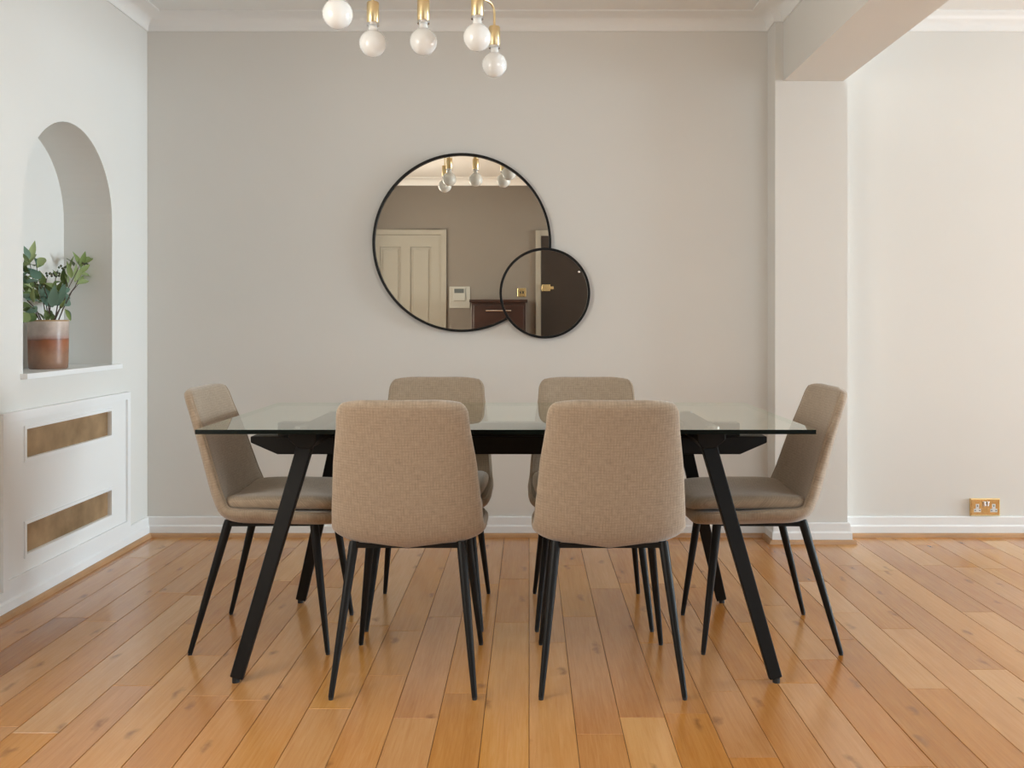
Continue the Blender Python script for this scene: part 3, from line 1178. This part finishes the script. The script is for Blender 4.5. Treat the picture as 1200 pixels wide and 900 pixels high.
def make_chair():
    root = empty('dining_chair', (0, 0, 0))
    root['category'] = 'chair'
    root['group'] = 'beige dining chairs around the glass table'
    sv = [0.0004, 0.002, 0.005, 0.009, 0.014, 0.02, 0.028, 0.038, 0.05, 0.063, 0.078]
    s = 0.10
    while s < LEN - 0.085:
        sv.append(s)
        s += 0.019
    sv += [LEN - e for e in (0.072, 0.058, 0.046, 0.035, 0.026, 0.019, 0.013, 0.008, 0.0045, 0.002, 0.0004)]
    RN = 44
    mb = MB()
    mb.rings([shell_ring(s, RN) for s in sv])
    me = bpy.data.meshes.new('shell')
    me.from_pydata(mb.v, [], mb.f)
    import bmesh
    bm = bmesh.new()
    bm.from_mesh(me)
    bmesh.ops.recalc_face_normals(bm, faces=bm.faces)
    bm.to_mesh(me)
    bm.free()
    me.materials.append(M['fabric'])
    add_uv_loft(me, RN, sv, None)
    for p in me.polygons:
        p.use_smooth = True
    sh = bpy.data.objects.new('upholstered_shell', me)
    COL.objects.link(sh)
    sh.parent = root
    # edge seam running round the shell
    pts = []
    ss = [0.03 + (LEN - 0.05) * j / 60 for j in range(61)]
    pts = [surf_pt(s, -0.952, 0.64) for s in ss] + [surf_pt(LEN - 0.016, f, 0.75) for f in (-0.8, -0.5, -0.2, 0.2, 0.5, 0.8)] + [surf_pt(s, 0.952, 0.64) for s in reversed(ss)]
    q = MB().tube(pts, 0.0022, 6).build('edge_piping', M['fabric'], sh, smooth=True)
    q.data.uv_layers.new(name='UVMap')
    # seat pad: pillow
    PR, n = 60, 0
    x_h, ya, yb = 0.212, -0.142, 0.256
    yc, y_h = (ya + yb) / 2, (yb - ya) / 2

    def outline(k, sc):
        a = 2 * PI * k / PR
        ex = 2 / 6.5
        u = math.copysign(abs(math.cos(a)) ** ex, math.cos(a))
        v = math.copysign(abs(math.sin(a)) ** ex, math.sin(a))
        wx = x_h - sc
        wy = y_h - sc
        tap = 1.0 - 0.05 * max(0, v)
        return u * wx * tap, yc + v * wy
    prof = [(0.10, 0.4575), (0.016, 0.4575), (0.006, 0.4595), (0.001, 0.464), (0.0, 0.470), (0.001, 0.476), (0.006, 0.483), (0.015, 0.489), (0.03, 0.4945), (0.06, 0.4985), (0.10, 0.5005), (0.15, 0.5012), (0.19, 0.5014)]
    rings = []
    for sc, z in prof:
        rg = []
        for k in range(PR):
            x, y = outline(k, sc)
            # pad swells and crowns; follows the shell rise at the back
            dz = 0.020 * max(0.0, (-(y) - 0.07) / 0.07) ** 2 * 0.35
            rg.append((x, y, 0.4575 + (z - 0.4575) * 1.22 - 0.018 + dz + 0.032 * (x / 0.22) ** 2))
        rings.append(rg)
    mb = MB()
    mb.rings(rings)
    me = bpy.data.meshes.new('seat_pad')
    me.from_pydata(mb.v, [], mb.f)
    bm = bmesh.new()
    bm.from_mesh(me)
    bmesh.ops.recalc_face_normals(bm, faces=bm.faces)
    bm.to_mesh(me)
    bm.free()
    me.materials.append(M['fabric'])
    uv = me.uv_layers.new(name='UVMap')
    for poly in me.polygons:
        poly.use_smooth = True
        for li in poly.loop_indices:
            co = me.vertices[me.loops[li].vertex_index].co
            uv.data[li].uv = (co.x, co.y + co.z)
    pad = bpy.data.objects.new('seat_pad', me)
    COL.objects.link(pad)
    pad.parent = root
    # under-frame
    fr = MB()
    zf = 0.411
    tops = {(-1, -1): (-0.158, -0.112), (1, -1): (0.158, -0.112), (-1, 1): (-0.152, 0.163), (1, 1): (0.152, 0.163)}
    for a, b in (((-1, -1), (1, -1)), ((-1, 1), (1, 1)), ((-1, -1), (-1, 1)), ((1, -1), (1, 1))):
        fr.bar((*tops[a], zf), (*tops[b], zf), (0.014, 0.024), (0.014, 0.024), (0, 0, 1))
    fr.box(-0.10, 0.10, -0.09, 0.14, zf - 0.004, zf + 0.004)
    for s in (-1, 1):
        fr.prism([(s * 0.158, -0.112), (s * 0.158, -0.04), (s * 0.10, -0.09), (s * 0.07, -0.112)], 'z', zf - 0.002, zf + 0.008)
    fr.build('leg_frame', M['black_metal'], root)
    feet = {(-1, -1): (-0.203, -0.222), (1, -1): (0.203, -0.222), (-1, 1): (-0.198, 0.218), (1, 1): (0.198, 0.218)}
    for k in tops:
        tx, ty = tops[k]
        fx, fy = feet[k]
        T_ = Vector((tx, ty, zf + 0.010))
        B_ = Vector((fx, fy, 0.006))
        pts = [T_, T_.lerp(B_, 0.03), T_.lerp(B_, 0.3), T_.lerp(B_, 0.7), B_.lerp(T_, 0.0)]
        lg = MB().tube(pts, [0.0135, 0.0145, 0.0132, 0.0105, 0.0078], 14).build('leg', M['black_metal'], root, smooth=True, auto=50)
        MB().lathe([(0.0, 0.008), (0.0068, 0.008), (0.0068, 0.0), (0.0, 0.0)], fx, fy, 12).build('foot_cap', M['rubber'], lg)
    return root


def copy_tree(o, parent=None):
    c = o.copy()
    COL.objects.link(c)
    if parent:
        c.parent = parent
    for chd in [x for x in o.children]:
        copy_tree(chd, c)
    return c


chair = make_chair()
spots = [
    (-0.357, 2.826, 0, 'front left beige dining chair seen from behind, nearest the camera on the niche side'),
    (0.237, 2.826, 0.0, 'front right beige dining chair seen from behind, nearest the camera on the pier side'),
    (-0.362, 3.392, PI, 'beige dining chair across the table below the large mirror, facing the camera'),
    (0.225, 3.392, PI, 'beige dining chair across the table right of the small mirror, facing the camera'),
    (-0.864, 3.155, -PI / 2, 'beige dining chair at the left end of the glass table, seen side on'),
    (0.777, 3.155, PI / 2, 'beige dining chair at the right end of the glass table, in front of the pier'),
]
for k, (x, y, rz, lab) in enumerate(spots):
    c = chair if k == 0 else copy_tree(chair)
    c.location = (x, y, 0)
    c.rotation_euler = (0, 0, rz)
    c['label'] = lab

# ------------------------------------------------------------------ plant in the niche
PXp, PYp, PZp = -1.995, 3.825, NZ0 + 0.002
pl = empty('potted_plant', (PXp, PYp, PZp))
tag(pl, 'leafy green plant in a rust brown and frosted pot on the niche sill', 'plant')
prof = [(0.0, 0.0), (0.070, 0.0), (0.0735, 0.004), (0.0755, 0.03), (0.0765, 0.12), (0.0775, 0.199), (0.0765, 0.2015), (0.0735, 0.2), (0.0725, 0.17), (0.0, 0.17)]
pt = MB().lathe(prof, 0, 0, 40).build('pot', M['pot'], pl, smooth=True, auto=40)
MB().lathe([(0.0778, 0.196), (0.0785, 0.199), (0.0768, 0.2022), (0.0740, 0.2010)], 0, 0, 40, cap=False).build('rim', mat('tan_rim', (0.42, 0.26, 0.12), 0.4), pt, smooth=True)
MB().lathe([(0.0, 0.168), (0.0722, 0.168), (0.0722, 0.176), (0.03, 0.182), (0.0, 0.183)], 0, 0, 24).build('soil', M['soil'], pl)


def pix(px, py, x=-1.99):
    """position on the plane at distance x left of the camera axis, local to the plant"""
    fd = (620 - px) / (-x)
    return Vector((x - PXp, F_PX / fd - PYp, CAM_Z + (376 - py) / fd - PZp))


def leaf_mesh(name, m, wid, curl, fold, n=7):
    q = MB()
    rows = []
    for j in range(n + 1):
        t = j / n
        w = wid * 1.12 * math.sin(PI * t ** 0.85) * (1 - 0.22 * t) if 0 < j < n else 0.0
        if j == 0:
            w = wid * 0.06
        y = t
        z = -curl * t * t
        rows.append([(-w / 2, y, z + fold * w / 2), (0, y, z), (w / 2, y, z + fold * w / 2)])
    base = 0
    for r in rows:
        q.v += r
    for j in range(n):
        for k in (0, 1):
            a = j * 3 + k
            q.f.append((a, a + 1, a + 4, a + 3))
            q.mi.append(0)
    me = bpy.data.meshes.new(name)
    me.from_pydata(q.v, [], q.f)
    me.materials.append(m)
    for p in me.polygons:
        p.use_smooth = True
    return me


LM = {
    'l': leaf_mesh('light_leaf', M['leaf_light'], 0.29, 0.22, 0.45),
    'm': leaf_mesh('mid_leaf', M['leaf_mid'], 0.31, 0.25, 0.40),
    'b': leaf_mesh('blue_leaf', M['leaf_blue'], 0.40, 0.18, 0.25),
    't': leaf_mesh('thin_leaf', M['leaf_light'], 0.20, 0.15, 0.40),
    'd': leaf_mesh('thin_mid_leaf', M['leaf_mid'], 0.22, 0.20, 0.40),
}
rl = random.Random(5)


def leaf(px, py, ex, ey, kind, x=-1.99, tilt=None):
    a = pix(px, py, x)
    b = pix(ex, ey, x + rl.uniform(-0.02, 0.035))
    d = b - a
    ln = d.length
    y = d.normalized()
    face = Vector((0.45, -0.8, 0.35)) + Vector((rl.uniform(-.5, .5), rl.uniform(-.4, .4), rl.uniform(-.4, .5)))
    z = (face - y * face.dot(y)).normalized()
    xx = y.cross(z)
    o = bpy.data.objects.new('leaf', LM[kind])
    COL.objects.link(o)
    o.parent = pl
    mtx = Matrix((xx, y, z)).transposed().to_4x4()
    mtx = Matrix.Translation(a) @ mtx @ Matrix.Diagonal((ln, ln, ln, 1))
    o.matrix_basis = mtx
    return o


LV = [
    # upper left spray
    (33, 306, 43, 281, 'l'), (34, 304, 29, 287, 'b'), (34, 308, 26, 296, 'm'), (31, 312, 41, 291, 'l'),
    (44, 312, 55, 297, 'l'), (43, 314, 52, 298, 'l'), (40, 312, 30, 304, 'm'), (44, 320, 33, 318, 'b'),
    (48, 326, 34, 316, 'b'), (50, 325, 36, 321, 'm'), (47, 312, 41, 302, 'b'), (36, 322, 24, 312, 'm'),
    (36, 318, 22, 320, 'b'), (48, 329, 28, 328, 'b'), (34, 330, 18, 324, 'm'), (30, 316, 16, 306, 'b'),
    (26, 322, 12, 318, 'm'),
    # right spray
    (94, 314, 101, 293, 'l'), (98, 310, 110, 296, 'l'), (95, 312, 88, 297, 't'), (96, 318, 106, 308, 't'),
    (84, 326, 79, 308, 'l'), (88, 331, 90, 309, 'l'), (90, 329, 96, 312, 'l'), (82, 317, 84, 300, 't'), (86, 312, 81, 298, 'd'),
    (95, 322, 111, 321, 't'), (92, 321, 107, 308, 'l'), (92, 329, 111, 324, 't'), (90, 333, 107, 326, 'l'),
    (76, 334, 73, 316, 'm'), (80, 332, 77, 318, 'm'),
    # middle dark masses
    (58, 345, 52, 330, 'd'), (60, 344, 66, 328, 'm'), (66, 344, 72, 328, 'm'), (70, 342, 60, 330, 'd'), (50, 345, 42, 330, 'm'),
    (44, 345, 34, 333, 'd'), (42, 350, 29, 340, 'm'), (60, 352, 68, 336, 'm'), (66, 350, 58, 336, 'm'), (76, 347, 73, 330, 'b'),
    (46, 352, 40, 338, 'm'), (52, 350, 46, 334, 'b'), (52, 352, 38, 345, 'm'), (38, 345, 28, 336, 'l'), (40, 342, 33, 330, 't'),
    # blue green big leaves
    (62, 360, 48, 336, 'b'), (61, 360, 64, 336, 'b'), (64, 358, 80, 338, 'b'), (66, 358, 76, 332, 'b'), (60, 358, 54, 342, 'b'),
    (70, 357, 86, 347, 'b'), (44, 352, 34, 346, 'b'), (60, 346, 70, 340, 'b'),
    # lower ones near the rim
    (54, 376, 60, 358, 'm'), (58, 375, 52, 362, 'm'), (52, 376, 48, 366, 'd'), (60, 376, 63, 364, 'm'), (44, 372, 28, 366, 'm'), (43, 366, 29, 359, 'b'),
    (40, 362, 27, 352, 'm'), (42, 372, 30, 374, 'm'), (76, 362, 85, 378, 't'), (78, 363, 83, 374, 'b'), (74, 360, 72, 368, 'd'),
    (36, 374, 18, 368, 'm'), (34, 366, 16, 356, 'm'), (32, 350, 14, 340, 'b'), (40, 355, 36, 338, 'l'),
    (70, 362, 76, 352, 'l'), (68, 324, 62, 316, 'd'),
]
for (a, b, c, d, k) in LV:
    # grow the leaf from its base; keep the depth varied
    leaf(a, b, c, d, k, x=rl.uniform(-2.03, -1.955))
# fuller centre behind
for j in range(22):
    a0 = rl.uniform(30, 82)
    b0 = rl.uniform(332, 356)
    an = rl.uniform(0.2, PI - 0.2)
    ln = rl.uniform(11, 18)
    leaf(a0, b0, a0 + ln * math.cos(an), b0 - ln * math.sin(an), rl.choice('mmbd'), x=rl.uniform(-2.06, -2.0))

stems = [
    [(55, 380), (50, 350), (38, 325), (34, 302)], [(56, 380), (53, 350), (46, 330), (40, 297)],
    [(62, 380), (68, 355), (80, 338), (94, 310)], [(64, 380), (72, 358), (88, 336), (101, 306)],
    [(58, 380), (60, 350), (64, 332), (68, 316)], [(52, 380), (42, 362), (32, 352), (22, 330)],
    [(66, 380), (74, 362), (84, 342), (96, 328)], [(50, 380), (42, 366), (34, 362), (24, 360)],
    [(60, 380), (57, 352), (52, 338), (56, 322)], [(60, 380), (70, 362), (76, 350), (78, 326)],
]
for st in stems:
    xx = rl.uniform(-2.02, -1.97)
    base = pix(*st[0], xx)
    pp = [Vector((base.x * 0.6, max(-0.055, min(0.055, base.y)), 0.172))] + [pix(a, b, xx + rl.uniform(-0.012, 0.012)) for a, b in st[1:]]
    MB().tube(pp, [0.0028, 0.0024, 0.0019, 0.0012], 6).build('stem', M['stem'], pl, smooth=True)
# small bud clusters
for (a, b, n) in ((66, 321, 10), (60, 322, 8), (73, 314, 7), (39, 298, 4), (99, 308, 4), (47, 336, 5)):
    q = MB()
    for j in range(n):
        c = pix(a + rl.uniform(-6, 6), b + rl.uniform(-2.5, 2.5), -1.98)
        r = 0.0055
        q.rings([[(c.x + rr * math.cos(t * PI / 3), c.y + rr * math.sin(t * PI / 3), c.z + zz) for t in range(6)] for rr, zz in ((0.001, -r), (r * .8, -r * .5), (r, 0), (r * .8, r * .5), (0.001, r))])
    q.build('bud_cluster', M['berry'], pl, smooth=True)['kind'] = 'stuff'
